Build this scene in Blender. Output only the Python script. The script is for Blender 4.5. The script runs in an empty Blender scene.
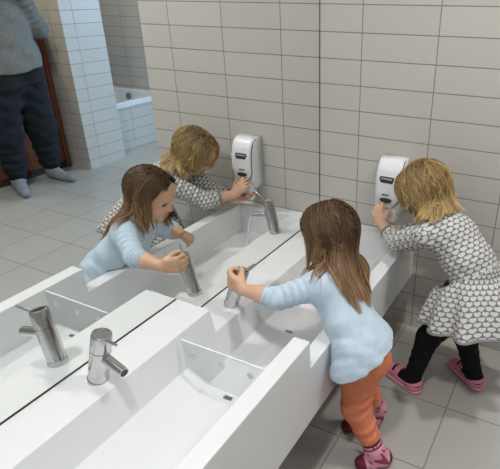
import bpy, bmesh, math, random
import numpy as np
from mathutils import Vector, Matrix
random.seed(7); RNG = np.random.default_rng(7)
SC = bpy.context.scene; COL = SC.collection
FLOOR = -1.375; CEIL = 1.22
V = lambda *a: np.array(a, dtype=np.float64)
def nrm(v):
    v = np.asarray(v, float); return v / np.linalg.norm(v)

# ------------------------------------------------------------------ materials
def mat(name, col=(.8, .8, .8), rough=.5, metal=0, **kw):
    m = bpy.data.materials.new(name); m.use_nodes = True
    b = m.node_tree.nodes['Principled BSDF']
    b.inputs['Base Color'].default_value = (*col, 1); b.inputs['Roughness'].default_value = rough
    b.inputs['Metallic'].default_value = metal
    for k, v in kw.items(): b.inputs[k.replace('_', ' ')].default_value = v
    return m
def nt(m): return m.node_tree.nodes, m.node_tree.links, m.node_tree.nodes['Principled BSDF']
def mth(N, L, op, a, b=None, c=None):
    n = N.new('ShaderNodeMath'); n.operation = op
    for i, x in enumerate((a, b, c)):
        if x is None: continue
        if isinstance(x, (int, float)): n.inputs[i].default_value = x
        else: L.new(x, n.inputs[i])
    return n.outputs[0]
def noise_tint(m, scale, amt, bump=0, bscale=None, detail=4, coord='Object', dist=.002):
    """multiply the base colour by a soft noise and add a fine bump"""
    N, L, b = nt(m)
    tc = N.new('ShaderNodeTexCoord'); no = N.new('ShaderNodeTexNoise'); no.inputs['Scale'].default_value = scale
    no.inputs['Detail'].default_value = detail; L.new(tc.outputs[coord], no.inputs['Vector'])
    mr = N.new('ShaderNodeMapRange'); L.new(no.outputs['Fac'], mr.inputs[0])
    mr.inputs[1].default_value = .3; mr.inputs[2].default_value = .7
    mr.inputs[3].default_value = 1 - amt; mr.inputs[4].default_value = 1 + amt
    mx = N.new('ShaderNodeMix'); mx.data_type = 'RGBA'; mx.blend_type = 'MULTIPLY'; mx.inputs[0].default_value = 1
    src = b.inputs['Base Color']
    if src.is_linked: L.new(src.links[0].from_socket, mx.inputs[6])
    else: mx.inputs[6].default_value = src.default_value
    L.new(mr.outputs[0], mx.inputs[7]); L.new(mx.outputs[2], b.inputs['Base Color'])
    if bump:
        n2 = N.new('ShaderNodeTexNoise'); n2.inputs['Scale'].default_value = bscale or scale; n2.inputs['Detail'].default_value = 3
        L.new(tc.outputs[coord], n2.inputs['Vector'])
        bp = N.new('ShaderNodeBump'); bp.inputs['Strength'].default_value = bump; bp.inputs['Distance'].default_value = dist
        L.new(n2.outputs['Fac'], bp.inputs['Height']); L.new(bp.outputs[0], b.inputs['Normal'])
    return m
def tile_mat(name, ax, off, size, c1, c2, grout, mortar, rough, bump=.35, offs2=0):
    m = mat(name, c1, rough); N, L, b = nt(m)
    g = N.new('ShaderNodeNewGeometry'); s = N.new('ShaderNodeSeparateXYZ'); L.new(g.outputs['Position'], s.inputs[0])
    cb = N.new('ShaderNodeCombineXYZ')
    for i in range(2):
        L.new(mth(N, L, 'SUBTRACT', s.outputs[ax[i]], off[i] - 60 * size[i]), cb.inputs[i])
    br = N.new('ShaderNodeTexBrick'); br.offset = 0; br.squash = 1
    L.new(cb.outputs[0], br.inputs['Vector']); br.inputs['Scale'].default_value = 1
    br.inputs['Brick Width'].default_value = size[0]; br.inputs['Row Height'].default_value = size[1]
    br.inputs['Mortar Size'].default_value = mortar; br.inputs['Mortar Smooth'].default_value = .25
    br.inputs['Color1'].default_value = (*c1, 1); br.inputs['Color2'].default_value = (*c2, 1); br.inputs['Mortar'].default_value = (*grout, 1)
    L.new(br.outputs['Color'], b.inputs['Base Color'])
    no = N.new('ShaderNodeTexNoise'); no.inputs['Scale'].default_value = 14; no.inputs['Detail'].default_value = 5
    L.new(g.outputs['Position'], no.inputs['Vector'])
    h = mth(N, L, 'SUBTRACT', mth(N, L, 'MULTIPLY', no.outputs['Fac'], .25), br.outputs['Fac'])
    bp = N.new('ShaderNodeBump'); bp.inputs['Strength'].default_value = bump; bp.inputs['Distance'].default_value = .002
    L.new(h, bp.inputs['Height']); L.new(bp.outputs[0], b.inputs['Normal'])
    L.new(mth(N, L, 'MULTIPLY_ADD', br.outputs['Fac'], .4, rough), b.inputs['Roughness'])
    return m
def attr_mat(name, rough=.6, attr='Col', **kw):
    m = mat(name, (.5, .5, .5), rough, **kw); N, L, b = nt(m)
    a = N.new('ShaderNodeVertexColor'); a.layer_name = attr; L.new(a.outputs[0], b.inputs['Base Color'])
    return m
TC1, TC2, TG = (.575, .55, .51), (.55, .525, .487), (.24, .225, .205)
M = {}
M['tile_xz'] = tile_mat('wall_tile', (0, 2), (.183, 0), (.3, .1), TC1, TC2, TG, .0022, .42)
M['tile_yz'] = tile_mat('wall_tile_side', (1, 2), (-.12, 0), (.3, .1), TC1, TC2, TG, .0022, .42)
M['floor'] = tile_mat('floor_tile', (0, 1), (.46, -.135), (.3055, .3055), (.45, .435, .40), (.43, .415, .38), (.25, .24, .215), .003, .38, .2)
noise_c = (.82, .82, .82)
M['paint'] = noise_tint(mat('white_paint', (.75, .74, .71), .7), 3, .03)
M['solid'] = noise_tint(mat('solid_surface', (.76, .768, .78), .32), 6, .012)
M['mirror'] = mat('mirror_silver', (.90, .92, .90), .004, 1)
M['seal'] = mat('dark_seal', (.02, .02, .02), .5)
M['chrome'] = noise_tint(mat('brushed_chrome', (.62, .62, .62), .16, 1), 60, .05)
M['dark_chrome'] = mat('dark_nozzle', (.06, .06, .06), .4, .5)
M['plastic'] = noise_tint(mat('dispenser_plastic', (.80, .81, .83), .28), 10, .01)
M['plastic_side'] = mat('dispenser_shell', (.74, .75, .77), .33)
M['dark'] = mat('dark_plastic', (.025, .028, .03), .3)
M['ink'] = mat('printed_ink', (.035, .04, .045), .5)
M['foam'] = noise_tint(mat('soap_foam', (.9, .9, .9), .6), 200, .05, .6, 180)
M['tub'] = noise_tint(mat('tub_enamel', (.82, .83, .85), .2), 4, .01)
M['steel'] = mat('overflow_steel', (.3, .3, .3), .3, 1)
M['black_leg'] = noise_tint(mat('black_tights', (.007, .007, .008), .85, 0, Specular_IOR_Level=.2), 400, .3, .3, 500)
def glass_mat():
    """thin clear sheet: mostly see-through with a faint mirror sheen"""
    m = mat('clear_acrylic', (.95, .96, .96), .05); N, L, p = nt(m)
    tr = N.new('ShaderNodeBsdfTransparent'); tr.inputs[0].default_value = (.94, .955, .95, 1)
    gl = N.new('ShaderNodeBsdfGlossy'); gl.inputs['Roughness'].default_value = .03
    mx = N.new('ShaderNodeMixShader'); mx.inputs[0].default_value = .05
    L.new(tr.outputs[0], mx.inputs[1]); L.new(gl.outputs[0], mx.inputs[2])
    L.new(mx.outputs[0], N['Material Output'].inputs[0]); return m
M['glass'] = glass_mat()
M['bolt'] = mat('clear_bolt', (.62, .64, .64), .25)
M['glass_edge'] = mat('polished_edge', (.78, .81, .80), .25)
M['water'] = mat('water', (.95, .97, 1), .05, 0, Transmission_Weight=.6, IOR=1.33)
def wood_mat():
    m = mat('red_brown_wood', (.2, .06, .02), .45); N, L, b = nt(m)
    tc = N.new('ShaderNodeTexCoord'); mp = N.new('ShaderNodeMapping'); mp.inputs['Scale'].default_value = (14, 14, 1.2)
    L.new(tc.outputs['Object'], mp.inputs[0]); w = N.new('ShaderNodeTexNoise'); w.inputs['Scale'].default_value = 3; w.inputs['Detail'].default_value = 8
    w.inputs['Distortion'].default_value = 1.2
    L.new(mp.outputs[0], w.inputs['Vector']); r = N.new('ShaderNodeValToRGB'); L.new(w.outputs['Fac'], r.inputs[0])
    r.color_ramp.elements[0].position = .3; r.color_ramp.elements[0].color = (.13, .034, .010, 1)
    r.color_ramp.elements[1].position = .72; r.color_ramp.elements[1].color = (.27, .082, .026, 1)
    L.new(r.outputs[0], b.inputs['Base Color']); return m
M['wood'] = wood_mat(); M['wood_dark'] = mat('dark_plinth', (.03, .018, .012), .6)
M['skin'] = attr_mat('skin', .48, Subsurface_Weight=.12)
M['skin'].node_tree.nodes['Principled BSDF'].inputs['Subsurface Radius'].default_value = (.012, .005, .003)
M['hair'] = attr_mat('hair_strands', .42, Specular_IOR_Level=.35)
M['eye'] = attr_mat('eyeball', .12)
M['lash'] = mat('lashes', (.03, .018, .012), .7)
M['sock'] = noise_tint(attr_mat('patterned_sock', .9), 300, .1, .4, 350)
M['blue'] = noise_tint(noise_tint(mat('pale_blue_jersey', (.52, .635, .74), .9), 420, .10, .25, 260, dist=.001), 28, .05)
M['orange'] = noise_tint(mat('coral_orange_jersey', (.74, .225, .115), .9), 60, .08, .5, 55, dist=.004)
M['pink'] = noise_tint(mat('pink_foam_rubber', (.70, .25, .35), .55), 30, .06)
M['pink_sole'] = mat('pale_pink_sole', (.72, .32, .40), .6)
M['sweater'] = noise_tint(noise_tint(mat('grey_knit', (.19, .19, .18), .95), 160, .35, .8, 200, dist=.004), 18, .12)
M['undershirt'] = noise_tint(mat('charcoal_undershirt', (.009, .010, .012), .95), 90, .2, .4, 120)
M['jeans'] = noise_tint(noise_tint(mat('dark_denim', (.006, .010, .017), .95), 300, .25, .4, 300), 7, .35)
M['grey_sock'] = noise_tint(mat('grey_sock_knit', (.27, .28, .31), .95), 200, .15, .4, 300)
def heart_mat():
    m = mat('grey_jersey_with_white_hearts', (.2, .2, .2), .9); N, L, b = nt(m)
    uv = N.new('ShaderNodeUVMap'); uv.uv_map = 'UVMap'; s = N.new('ShaderNodeSeparateXYZ'); L.new(uv.outputs[0], s.inputs[0])
    ph = .0158; pw = .0255
    row = mth(N, L, 'FLOOR', mth(N, L, 'DIVIDE', s.outputs[1], ph))
    sh = mth(N, L, 'MULTIPLY', mth(N, L, 'PINGPONG', row, 1.0), .5)
    fx = mth(N, L, 'SUBTRACT', mth(N, L, 'FRACT', mth(N, L, 'ADD', mth(N, L, 'DIVIDE', s.outputs[0], pw), sh)), .5)
    fy = mth(N, L, 'SUBTRACT', mth(N, L, 'FRACT', mth(N, L, 'DIVIDE', s.outputs[1], ph)), .5)
    X = mth(N, L, 'MULTIPLY', fx, 2.62); Y = mth(N, L, 'MULTIPLY_ADD', fy, 2.35, .12)
    x2 = mth(N, L, 'MULTIPLY', X, X); y2 = mth(N, L, 'MULTIPLY', Y, Y); y3 = mth(N, L, 'MULTIPLY', y2, Y)
    q = mth(N, L, 'SUBTRACT', mth(N, L, 'ADD', x2, y2), 1.0)
    q3 = mth(N, L, 'MULTIPLY', mth(N, L, 'MULTIPLY', q, q), q)
    h = mth(N, L, 'SUBTRACT', q3, mth(N, L, 'MULTIPLY', x2, y3))
    f = mth(N, L, 'LESS_THAN', h, 0.0)
    plain = mth(N, L, 'GREATER_THAN', s.outputs[1], -50.0)
    f = mth(N, L, 'MULTIPLY', f, plain)
    mx = N.new('ShaderNodeMix'); mx.data_type = 'RGBA'; L.new(f, mx.inputs[0])
    mx.inputs[6].default_value = (.185, .185, .185, 1); mx.inputs[7].default_value = (.62, .615, .59, 1)
    L.new(mx.outputs[2], b.inputs['Base Color'])
    return noise_tint(m, 300, .08, .25, 300, dist=.001)
M['hearts'] = heart_mat()

# ------------------------------------------------------------------ object helpers
def link(name, me, m=None, parent=None, smooth=False):
    o = bpy.data.objects.new(name, me); COL.objects.link(o)
    if m is not None:
        for x in (m if isinstance(m, (list, tuple)) else [m]): me.materials.append(x)
    if parent is not None: o.parent = parent; o.matrix_parent_inverse = Matrix.Translation(parent.location).inverted()
    if smooth:
        me.polygons.foreach_set('use_smooth', [True] * len(me.polygons))
    return o
def thing(name, label, cat, loc, group=None):
    o = bpy.data.objects.new(name, None); COL.objects.link(o); o.location = loc; o.empty_display_size = .05
    o['label'] = label; o['category'] = cat
    if group: o['group'] = group
    return o
def tag(o, label, cat, group=None, kind=None):
    o['label'] = label; o['category'] = cat
    if group: o['group'] = group
    if kind: o['kind'] = kind
    return o
def struct(o): o['kind'] = 'structure'; return o
def from_bm(name, bm, m, parent=None, smooth=False):
    me = bpy.data.meshes.new(name); bmesh.ops.recalc_face_normals(bm, faces=bm.faces[:]); bm.to_mesh(me); bm.free()
    return link(name, me, m, parent, smooth)
def bx(bm, x0, x1, y0, y1, z0, z1, bev=0):
    vs = [bm.verts.new((x, y, z)) for x in (x0, x1) for y in (y0, y1) for z in (z0, z1)]
    fs = [bm.faces.new([vs[i] for i in f]) for f in ((0, 1, 3, 2), (4, 6, 7, 5), (0, 4, 5, 1), (2, 3, 7, 6), (0, 2, 6, 4), (1, 5, 7, 3))]
    if bev:
        es = list({e for f in fs for e in f.edges})
        bmesh.ops.bevel(bm, geom=es, offset=bev, segments=3, profile=.5, affect='EDGES')
def box(name, x0, x1, y0, y1, z0, z1, m, parent=None, bev=0):
    bm = bmesh.new(); bx(bm, x0, x1, y0, y1, z0, z1, bev); return from_bm(name, bm, m, parent)
def prism_y(bm, prof, y0, y1):
    """closed x-z outline swept along y"""
    a = [bm.verts.new((x, y0, z)) for x, z in prof]; b = [bm.verts.new((x, y1, z)) for x, z in prof]
    n = len(prof)
    for i in range(n): bm.faces.new((a[i], a[(i + 1) % n], b[(i + 1) % n], b[i]))
    bm.faces.new(a[::-1]); bm.faces.new(b)
def round_poly(pts, rs, seg=4):
    out = []; n = len(pts)
    for i in range(n):
        p, a, b = V(*pts[i]), V(*pts[i - 1]), V(*pts[(i + 1) % n]); r = rs[i]
        if r <= 0: out.append(tuple(p)); continue
        u, w = nrm(a - p), nrm(b - p); th = math.acos(np.clip(u @ w, -1, 1)); d = r / math.tan(th / 2)
        s, e = p + u * d, p + w * d; c = p + nrm(u + w) * (r / math.sin(th / 2))
        a0 = s - c; a1 = e - c
        ang = math.acos(np.clip(nrm(a0) @ nrm(a1), -1, 1))
        for k in range(seg + 1):
            t = k / seg; q = (math.sin((1 - t) * ang) * a0 + math.sin(t * ang) * a1) / math.sin(ang); out.append(tuple(c + q))
    return out
def frame(ax):
    ax = nrm(ax); h = V(0, 0, 1) if abs(ax[2]) < .9 else V(1, 0, 0)
    u = nrm(np.cross(h, ax)); return u, np.cross(ax, u), ax
def lathe(bm, base, ax, prof, seg=32, clampz=None):
    """prof: list of (distance along axis, radius)"""
    u, w, a = frame(ax); rings = []
    for h, r in prof:
        c = V(*base) + a * h
        ring = []
        for k in range(seg):
            t = 2 * math.pi * k / seg; p = c + (u * math.cos(t) + w * math.sin(t)) * max(r, 1e-5)
            if clampz is not None and h <= 0: p[2] = clampz
            ring.append(bm.verts.new(p))
        rings.append(ring)
    for i in range(len(rings) - 1):
        for k in range(seg): bm.faces.new((rings[i][k], rings[i][(k + 1) % seg], rings[i + 1][(k + 1) % seg], rings[i + 1][k]))
    bm.faces.new(rings[0][::-1]); bm.faces.new(rings[-1])
def tube(bm, pts, rad, seg=12):
    pts = [V(*p) for p in pts]; rad = rad if isinstance(rad, (list, tuple)) else [rad] * len(pts)
    rings = []; u = None
    for i, p in enumerate(pts):
        t = nrm(pts[min(i + 1, len(pts) - 1)] - pts[max(i - 1, 0)])
        if u is None: u = frame(t)[0]
        u = nrm(u - t * (u @ t)); w = np.cross(t, u)
        rings.append([bm.verts.new(p + (u * math.cos(2 * math.pi * k / seg) + w * math.sin(2 * math.pi * k / seg)) * rad[i]) for k in range(seg)])
    for i in range(len(rings) - 1):
        for k in range(seg): bm.faces.new((rings[i][k], rings[i][(k + 1) % seg], rings[i + 1][(k + 1) % seg], rings[i + 1][k]))
    bm.faces.new(rings[0][::-1]); bm.faces.new(rings[-1])

# ------------------------------------------------------------------ implicit surfaces for figures and cloth
class Shape:
    def __init__(s): s.ops = []; s.post = []
    def cap(s, a, b, ra, rb, k=.02, sub=False, rip=None):
        a, b = V(*a), V(*b); R = max(ra, rb) + (.01 if rip else 0)
        def f(P):
            ab = b - a; t = np.clip(((P - a) @ ab) / max(ab @ ab, 1e-9), 0, 1)
            q = P - a - t[..., None] * ab
            d = np.sqrt((q * q).sum(-1)) - (ra + (rb - ra) * t)
            if rip:
                u, w, _ = frame(ab); th = np.arctan2(q @ u, q @ w)
                d = d - rip[0] * np.sin(t * np.linalg.norm(ab) * 6.283 / rip[1] + 1.3 * np.sin(th + rip[2]) + .8 * np.sin(2 * th)) * np.clip(t * 3 + rip[3], 0, 1)
            return d
        s.ops.append((f, np.minimum(a, b) - R, np.maximum(a, b) + R, k, sub)); return s
    def chain(s, pts, rs, k=.02, **kw):
        for i in range(len(pts) - 1): s.cap(pts[i], pts[i + 1], rs[i], rs[i + 1], k, **kw)
        return s
    def ell(s, c, r, B=None, k=.02, sub=False):
        c = V(*c); r = V(*r); B = np.eye(3) if B is None else np.array(B); R = r.max()
        def f(P):
            q = (P - c) @ B.T; k0 = np.sqrt(((q / r) ** 2).sum(-1)); k1 = np.sqrt(((q / (r * r)) ** 2).sum(-1))
            return np.where(k1 < 1e-9, -r.min(), k0 * (k0 - 1) / np.maximum(k1, 1e-9))
        s.ops.append((f, c - R, c + R, k, sub)); return s
    def fun(s, f, lo, hi, k=.02, sub=False): s.ops.append((f, V(*lo), V(*hi), k, sub)); return s
    def half(s, p, n, k=.004):
        """cut away the side the normal points to"""
        p = V(*p); n = nrm(n); s.ops.append((lambda P: -((P - p) @ n), None, None, k, True)); return s
    def trim(s, p, n, r=.07, k=.003):
        """cut the end of a limb: a ball resting on the cutting plane"""
        p = V(*p); n = nrm(n); c = p + n * r
        s.ops.append((lambda P: np.maximum(np.sqrt(((P - c) ** 2).sum(-1)) - r * 1.25, -((P - p) @ n)), c - r * 1.4, c + r * 1.4, k, True)); return s
    @staticmethod
    def _mix(a, b, k, sub):
        if sub: b = -b; h = np.maximum(k - np.abs(a - b), 0) / max(k, 1e-6); return np.maximum(a, b) + h * h * k * .25
        h = np.maximum(k - np.abs(a - b), 0) / max(k, 1e-6); return np.minimum(a, b) - h * h * k * .25
    def at(s, P):
        F = np.full(P.shape[:-1], .2)
        for f, lo, hi, k, sub in s.ops: F = s._mix(F, f(P), k, sub)
        for g in s.post: F = F + g(P)
        return F
    def grad(s, P, e=.002):
        G = np.stack([s.at(P + d) - s.at(P - d) for d in np.eye(3) * e], -1)
        return G / np.maximum(np.linalg.norm(G, axis=-1, keepdims=True), 1e-9)
    def mesh(s, h):
        lo = np.min([o[1] for o in s.ops if o[1] is not None and not o[4]], 0) - 4 * h
        hi = np.max([o[2] for o in s.ops if o[1] is not None and not o[4]], 0) + 4 * h
        n = np.ceil((hi - lo) / h).astype(int) + 1
        F = np.full(n, .2, np.float32); ax = [lo[i] + h * np.arange(n[i]) for i in range(3)]
        def grid(i0, i1): return np.stack(np.meshgrid(*[ax[i][i0[i]:i1[i]] for i in range(3)], indexing='ij'), -1)
        for f, a, b, k, sub in s.ops:
            if a is None: i0, i1 = np.zeros(3, int), n
            else:
                i0 = np.clip(np.floor((a - k - 4 * h - lo) / h).astype(int), 0, n); i1 = np.clip(np.ceil((b + k + 4 * h - lo) / h).astype(int) + 1, 0, n)
            if (i1 <= i0).any(): continue
            # slabs keep memory small
            for x in range(i0[0], i1[0], 48):
                j0 = np.array([x, i0[1], i0[2]]); j1 = np.array([min(x + 48, i1[0]), i1[1], i1[2]])
                sl = tuple(slice(j0[i], j1[i]) for i in range(3)); F[sl] = s._mix(F[sl], f(grid(j0, j1)), k, sub)
        if s.post:
            idx = np.argwhere(np.abs(F) < .03); P = lo + idx * h; d = np.zeros(len(P))
            for g in s.post: d += g(P)
            F[tuple(idx.T)] += d
        return nets(F, lo, h)
def nets(F, lo, h):
    S = F < 0; n = np.array(F.shape) - 1
    c = np.zeros(n, np.int8); crn = [(i, j, k) for i in (0, 1) for j in (0, 1) for k in (0, 1)]
    for i, j, k in crn: c += S[i:n[0] + i, j:n[1] + j, k:n[2] + k]
    A = np.argwhere((c > 0) & (c < 8)); ID = np.full(n, -1, np.int32); ID[tuple(A.T)] = np.arange(len(A))
    val = {o: F[tuple((A + o).T)] for o in crn}; acc = np.zeros((len(A), 3)); cnt = np.zeros(len(A))
    for o in crn:
        for d in range(3):
            if o[d]: continue
            e = list(o); e[d] = 1; a, b = val[o], val[tuple(e)]; m = (a < 0) != (b < 0)
            t = np.where(m, a / np.where(m, a - b, 1), 0); q = np.tile(np.array(o, float), (len(A), 1)); q[:, d] = t
            acc[m] += q[m]; cnt[m] += 1
    P = lo + (A + acc / cnt[:, None]) * h; quads = []
    for d in range(3):
        u, w = (d + 1) % 3, (d + 2) % 3
        s0 = [slice(None)] * 3; s1 = [slice(None)] * 3; s0[d] = slice(0, -1); s1[d] = slice(1, None)
        a, b = S[tuple(s0)], S[tuple(s1)]; E = np.argwhere(a != b)
        E = E[(E[:, u] > 0) & (E[:, w] > 0) & (E[:, u] < n[u]) & (E[:, w] < n[w])]
        ins = a[tuple(E.T)]; q = []
        for du, dw in ((-1, -1), (0, -1), (0, 0), (-1, 0)):
            o = E.copy(); o[:, u] += du; o[:, w] += dw; q.append(ID[tuple(o.T)])
        q = np.stack(q, 1); q[~ins] = q[~ins][:, ::-1]; quads.append(q)
    return P, np.concatenate(quads)
def np_mesh(name, P, Q, m, parent=None, col=None, uv=None, matidx=None):
    me = bpy.data.meshes.new(name); me.vertices.add(len(P)); me.vertices.foreach_set('co', np.asarray(P, np.float32).ravel())
    k = Q.shape[1]; me.loops.add(Q.size); me.loops.foreach_set('vertex_index', Q.astype(np.int32).ravel())
    me.polygons.add(len(Q)); me.polygons.foreach_set('loop_start', np.arange(0, Q.size, k, dtype=np.int32))
    me.polygons.foreach_set('loop_total', np.full(len(Q), k, np.int32)); me.update(calc_edges=True); me.validate()
    if col is not None:
        a = me.color_attributes.new('Col', 'FLOAT_COLOR', 'POINT')
        a.data.foreach_set('color', np.concatenate([col, np.ones((len(P), 1))], 1).astype(np.float32).ravel())
    if uv is not None:
        l = me.uv_layers.new(name='UVMap'); l.data.foreach_set('uv', uv.astype(np.float32).ravel())
    o = link(name, me, m, parent, True)
    if matidx is not None: me.polygons.foreach_set('material_index', matidx.astype(np.int32))
    return o
def relax(P, Q, it=2, w=.5):
    for _ in range(it):
        s = np.zeros_like(P); c = np.zeros(len(P))
        for i in range(4):
            j = (i + 1) % 4
            np.add.at(s, Q[:, i], P[Q[:, j]]); np.add.at(c, Q[:, i], 1); np.add.at(s, Q[:, j], P[Q[:, i]]); np.add.at(c, Q[:, j], 1)
        P = P * (1 - w) + w * s / np.maximum(c, 1)[:, None]
    return P
def cyl_uv(P, Q, a, b, R, vscale=1):
    """cylindrical uv about the axis a-b, in metres"""
    a, b = V(*a), V(*b); u, w, ax = frame(b - a); q = P - a; th = np.arctan2(q @ u, q @ w); v = q @ ax
    T = th[Q]; T = np.where(T - T[:, :1] > math.pi, T - 2 * math.pi, T); T = np.where(T - T[:, :1] < -math.pi, T + 2 * math.pi, T)
    return np.stack([T * R, v[Q] * vscale], -1).reshape(-1, 2)
def body_mesh(name, sh, h, m, parent, colf=None, it=1, uvf=None):
    P, Q = sh.mesh(h); P = relax(P, Q, it)
    return np_mesh(name, P, Q, m, parent, None if colf is None else colf(P), None if uvf is None else uvf(P, Q))

def hand(S, W, f, n, t, s=1.0, curls=None, thumb=((.55, .75, .35), (.5, .3, .8)), spread=.10):
    """palm, four jointed fingers and a thumb added to the body; W wrist, f towards the fingers, n out of the palm, t towards the thumb"""
    W = V(*W); f = nrm(f); n = nrm(np.asarray(n) - f * (np.asarray(n) @ f)); t0 = np.cross(f, n); t = t0 if t0 @ np.asarray(t) > 0 else -t0
    curls = curls or [(30, 35, 25)] * 4
    ln = (1.0, 1.1, 1.03, .82)
    for k in range(4):
        off = t * (.0185 - .0125 * k) * s; kn = W + (f * (.050 - .003 * abs(k - 1.2)) + off / s) * s
        S.cap(W + f * .008 * s + off * .62, kn, .0100 * s, .0088 * s, .012)
        ang = 0; p = kn; base = nrm(f + t * spread * (1.2 - k))
        for j, (L, c) in enumerate(zip((.021, .0145, .0115), curls[k])):
            ang += math.radians(c); d = base * math.cos(ang) + n * math.sin(ang); e = p + d * L * ln[k] * s
            r = (.0070, .0062, .0056, .0048); S.cap(p, e, r[j] * s, r[j + 1] * s, .0035 if j else .005); p = e
    b = W + (f * .012 + t * .015 + n * .004) * s; d1 = nrm(f * thumb[0][0] + t * thumb[0][1] + n * thumb[0][2]); d2 = nrm(f * thumb[1][0] + t * thumb[1][1] + n * thumb[1][2])
    e1 = b + d1 * .024 * s; e2 = e1 + (d1 + d2) / np.linalg.norm(d1 + d2) * .016 * s; e3 = e2 + d2 * .013 * s
    S.cap(W + f * .006 * s, b, .012 * s, .0105 * s, .012); S.cap(b, e1, .0105 * s, .0082 * s, .010); S.cap(e1, e2, .0078 * s, .0068 * s, .004); S.cap(e2, e3, .0067 * s, .0052 * s, .004)

def head_frame(F, roll=0):
    F = nrm(F); L = nrm(np.cross((0, 0, 1), F)); U = np.cross(F, L)
    c, s_ = math.cos(roll), math.sin(roll); L, U = L * c + U * s_, U * c - L * s_
    return F, L, U
def head(S, C, F, L, U, s=1.0):
    """child's skull, cheeks, brow, nose, lips, chin, ears, eye sockets; returns the eye centres"""
    B = np.array([F, L, U]); g = lambda f, l, u: V(*C) + (F * f + L * l + U * u) * s
    S.ell(g(-.010, 0, .014), V(.086, .070, .078) * s, B, .02)
    S.ell(g(.024, 0, -.026), V(.060, .058, .066) * s, B, .03)
    S.ell(g(.044, 0, .028), V(.043, .056, .046) * s, B, .03)
    for q in (-1, 1):
        S.ell(g(.047, q * .030, -.042), V(.028, .028, .027) * s, B, .02)
        S.cap(g(-.006, q * .045, -.055), g(.045, q * .022, -.076), .020 * s, .020 * s, .025)
        S.ell(g(.0845, q * .029, -.001), V(.014, .015, .0095) * s, B, .014, sub=True)
        S.ell(g(-.010, q * .066, -.020), V(.013, .006, .020) * s, B, .006)
        S.ell(g(-.002, q * .071, -.020), V(.007, .005, .012) * s, B, .004, sub=True)
    S.ell(g(.064, 0, -.082), V(.016, .018, .014) * s, B, .02)
    S.cap(g(.078, 0, .004), g(.094, 0, -.026), .0062 * s, .0088 * s, .012)
    for q in (-1, 1): S.ell(g(.088, q * .008, -.030), V(.0075, .0065, .0055) * s, B, .005)
    S.ell(g(.083, 0, -.0515), V(.0085, .0160, .0048) * s, B, .006)
    S.ell(g(.081, 0, -.0610), V(.0085, .0140, .0050) * s, B, .006)
    S.cap(g(.090, -.014, -.0560), g(.090, .014, -.0560), .0016 * s, .0016 * s, .003, sub=True)
    eyes = []
    for q in (-1, 1):
        e = g(.066, q * .029, -.003); eyes.append(e)
        S.ell(e + (F * -.0004 + U * .0078) * s, V(.0134, .0150, .0088) * s, B, .003)       # lowered upper lid
        S.ell(e + (F * -.0006 - U * .0092) * s, V(.0125, .0140, .0058) * s, B, .004)       # lower lid
    return eyes, B, g
def eye_parts(root, e, B, s, look, iris=(.10, .055, .025)):
    F, L, U = B; bm = bmesh.new(); bmesh.ops.create_icosphere(bm, subdivisions=4, radius=.0128 * s)
    P = np.array([v.co[:] for v in bm.verts]); lk = nrm(look); dd = P @ lk / (.0128 * s)
    col = np.where((dd > .84)[:, None], V(.006, .005, .005), np.where((dd > .50)[:, None], V(*iris), V(.72, .68, .64)))
    bm.transform(Matrix.Translation(Vector(e))); me = bpy.data.meshes.new('eye'); bm.to_mesh(me); bm.free()
    a = me.color_attributes.new('Col', 'FLOAT_COLOR', 'POINT'); a.data.foreach_set('color', np.concatenate([col, np.ones((len(P), 1))], 1).astype(np.float32).ravel())
    link('eye', me, M['eye'], root, True)
    bm = bmesh.new(); pts = []
    for k in range(9):
        t = -1 + k / 4; pts.append(e + (L * .0122 * t + F * (.0140 - .0048 * t * t) + U * (.0022 - .0034 * t * t)) * s)
    tube(bm, pts, [.0008 * s, .0014 * s, .0018 * s, .0020 * s, .0020 * s, .0020 * s, .0018 * s, .0014 * s, .0008 * s], 6)
    from_bm('eyelash', bm, M['lash'], root, True)
def skin_col(base, lips=None, blush=(), nails=None):
    base = V(*base)
    def f(P):
        C = np.tile(base, (len(P), 1)); w = .04 * np.sin(P @ V(41, 67, 53)) * np.sin(P @ V(-59, 31, 71)); C *= (1 + w)[:, None]
        for c, r in blush:
            k = np.exp(-((P - c) ** 2).sum(1) / (r * r))[:, None] * .55; C = C * (1 - k) + k * V(base[0] * 1.0, base[1] * .66, base[2] * .66)
        if lips is not None:
            c, B, s = lips; q = (P - c) @ B.T; k = np.exp(-((q[:, 1] / (.0165 * s)) ** 4 + (q[:, 2] / (.0085 * s)) ** 4 + (q[:, 0] / (.012 * s)) ** 4))[:, None] * .75
            C = C * (1 - k) + k * V(.50, .16, .14)
        return C
    return f
# ------------------------------------------------------------------ hair
def grow(roots, d0, length, coll, off, step, grav, wob, comb=None, hold=.4, stick=.6):
    """strands combed over the scalp that then fall and slide over what is below them"""
    n = int(max(length) / step) + 1; P = roots.copy(); d = d0.copy(); path = [P.copy()]; N = len(P)
    ph = RNG.uniform(0, 6.28, (N, 3)); fr = RNG.uniform(.6, 1.4, N); scale = length / (n * step); down = V(0, 0, -1)
    for i in range(n):
        t = i / n; k = np.clip((t - hold * .4) / (hold * .9), 0, 1); k = k * k * (3 - 2 * k)
        tg = down if comb is None else comb * (1 - k) + down * k
        g = grav + .30 * k
        wv = np.stack([np.sin(ph[:, q] + i * .55 * fr) for q in range(3)], 1) * wob * min(1, i / 5)
        d = d * (1 - g) + tg * g + wv; d /= np.linalg.norm(d, axis=1, keepdims=True)
        Q = P + d * (step * scale)[:, None]
        for _ in range(2):
            sd = coll.at(Q); G = coll.grad(Q); e = off - sd
            Q = Q + G * np.where(e > 0, e, np.maximum(e, -.010) * stick * (1 - k) * (sd < .05))[:, None]
        dd = Q - P; l = np.linalg.norm(dd, axis=1, keepdims=True); d = dd / np.maximum(l, 1e-6); P = Q; path.append(P.copy())
    return np.stack(path, 1)
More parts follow.
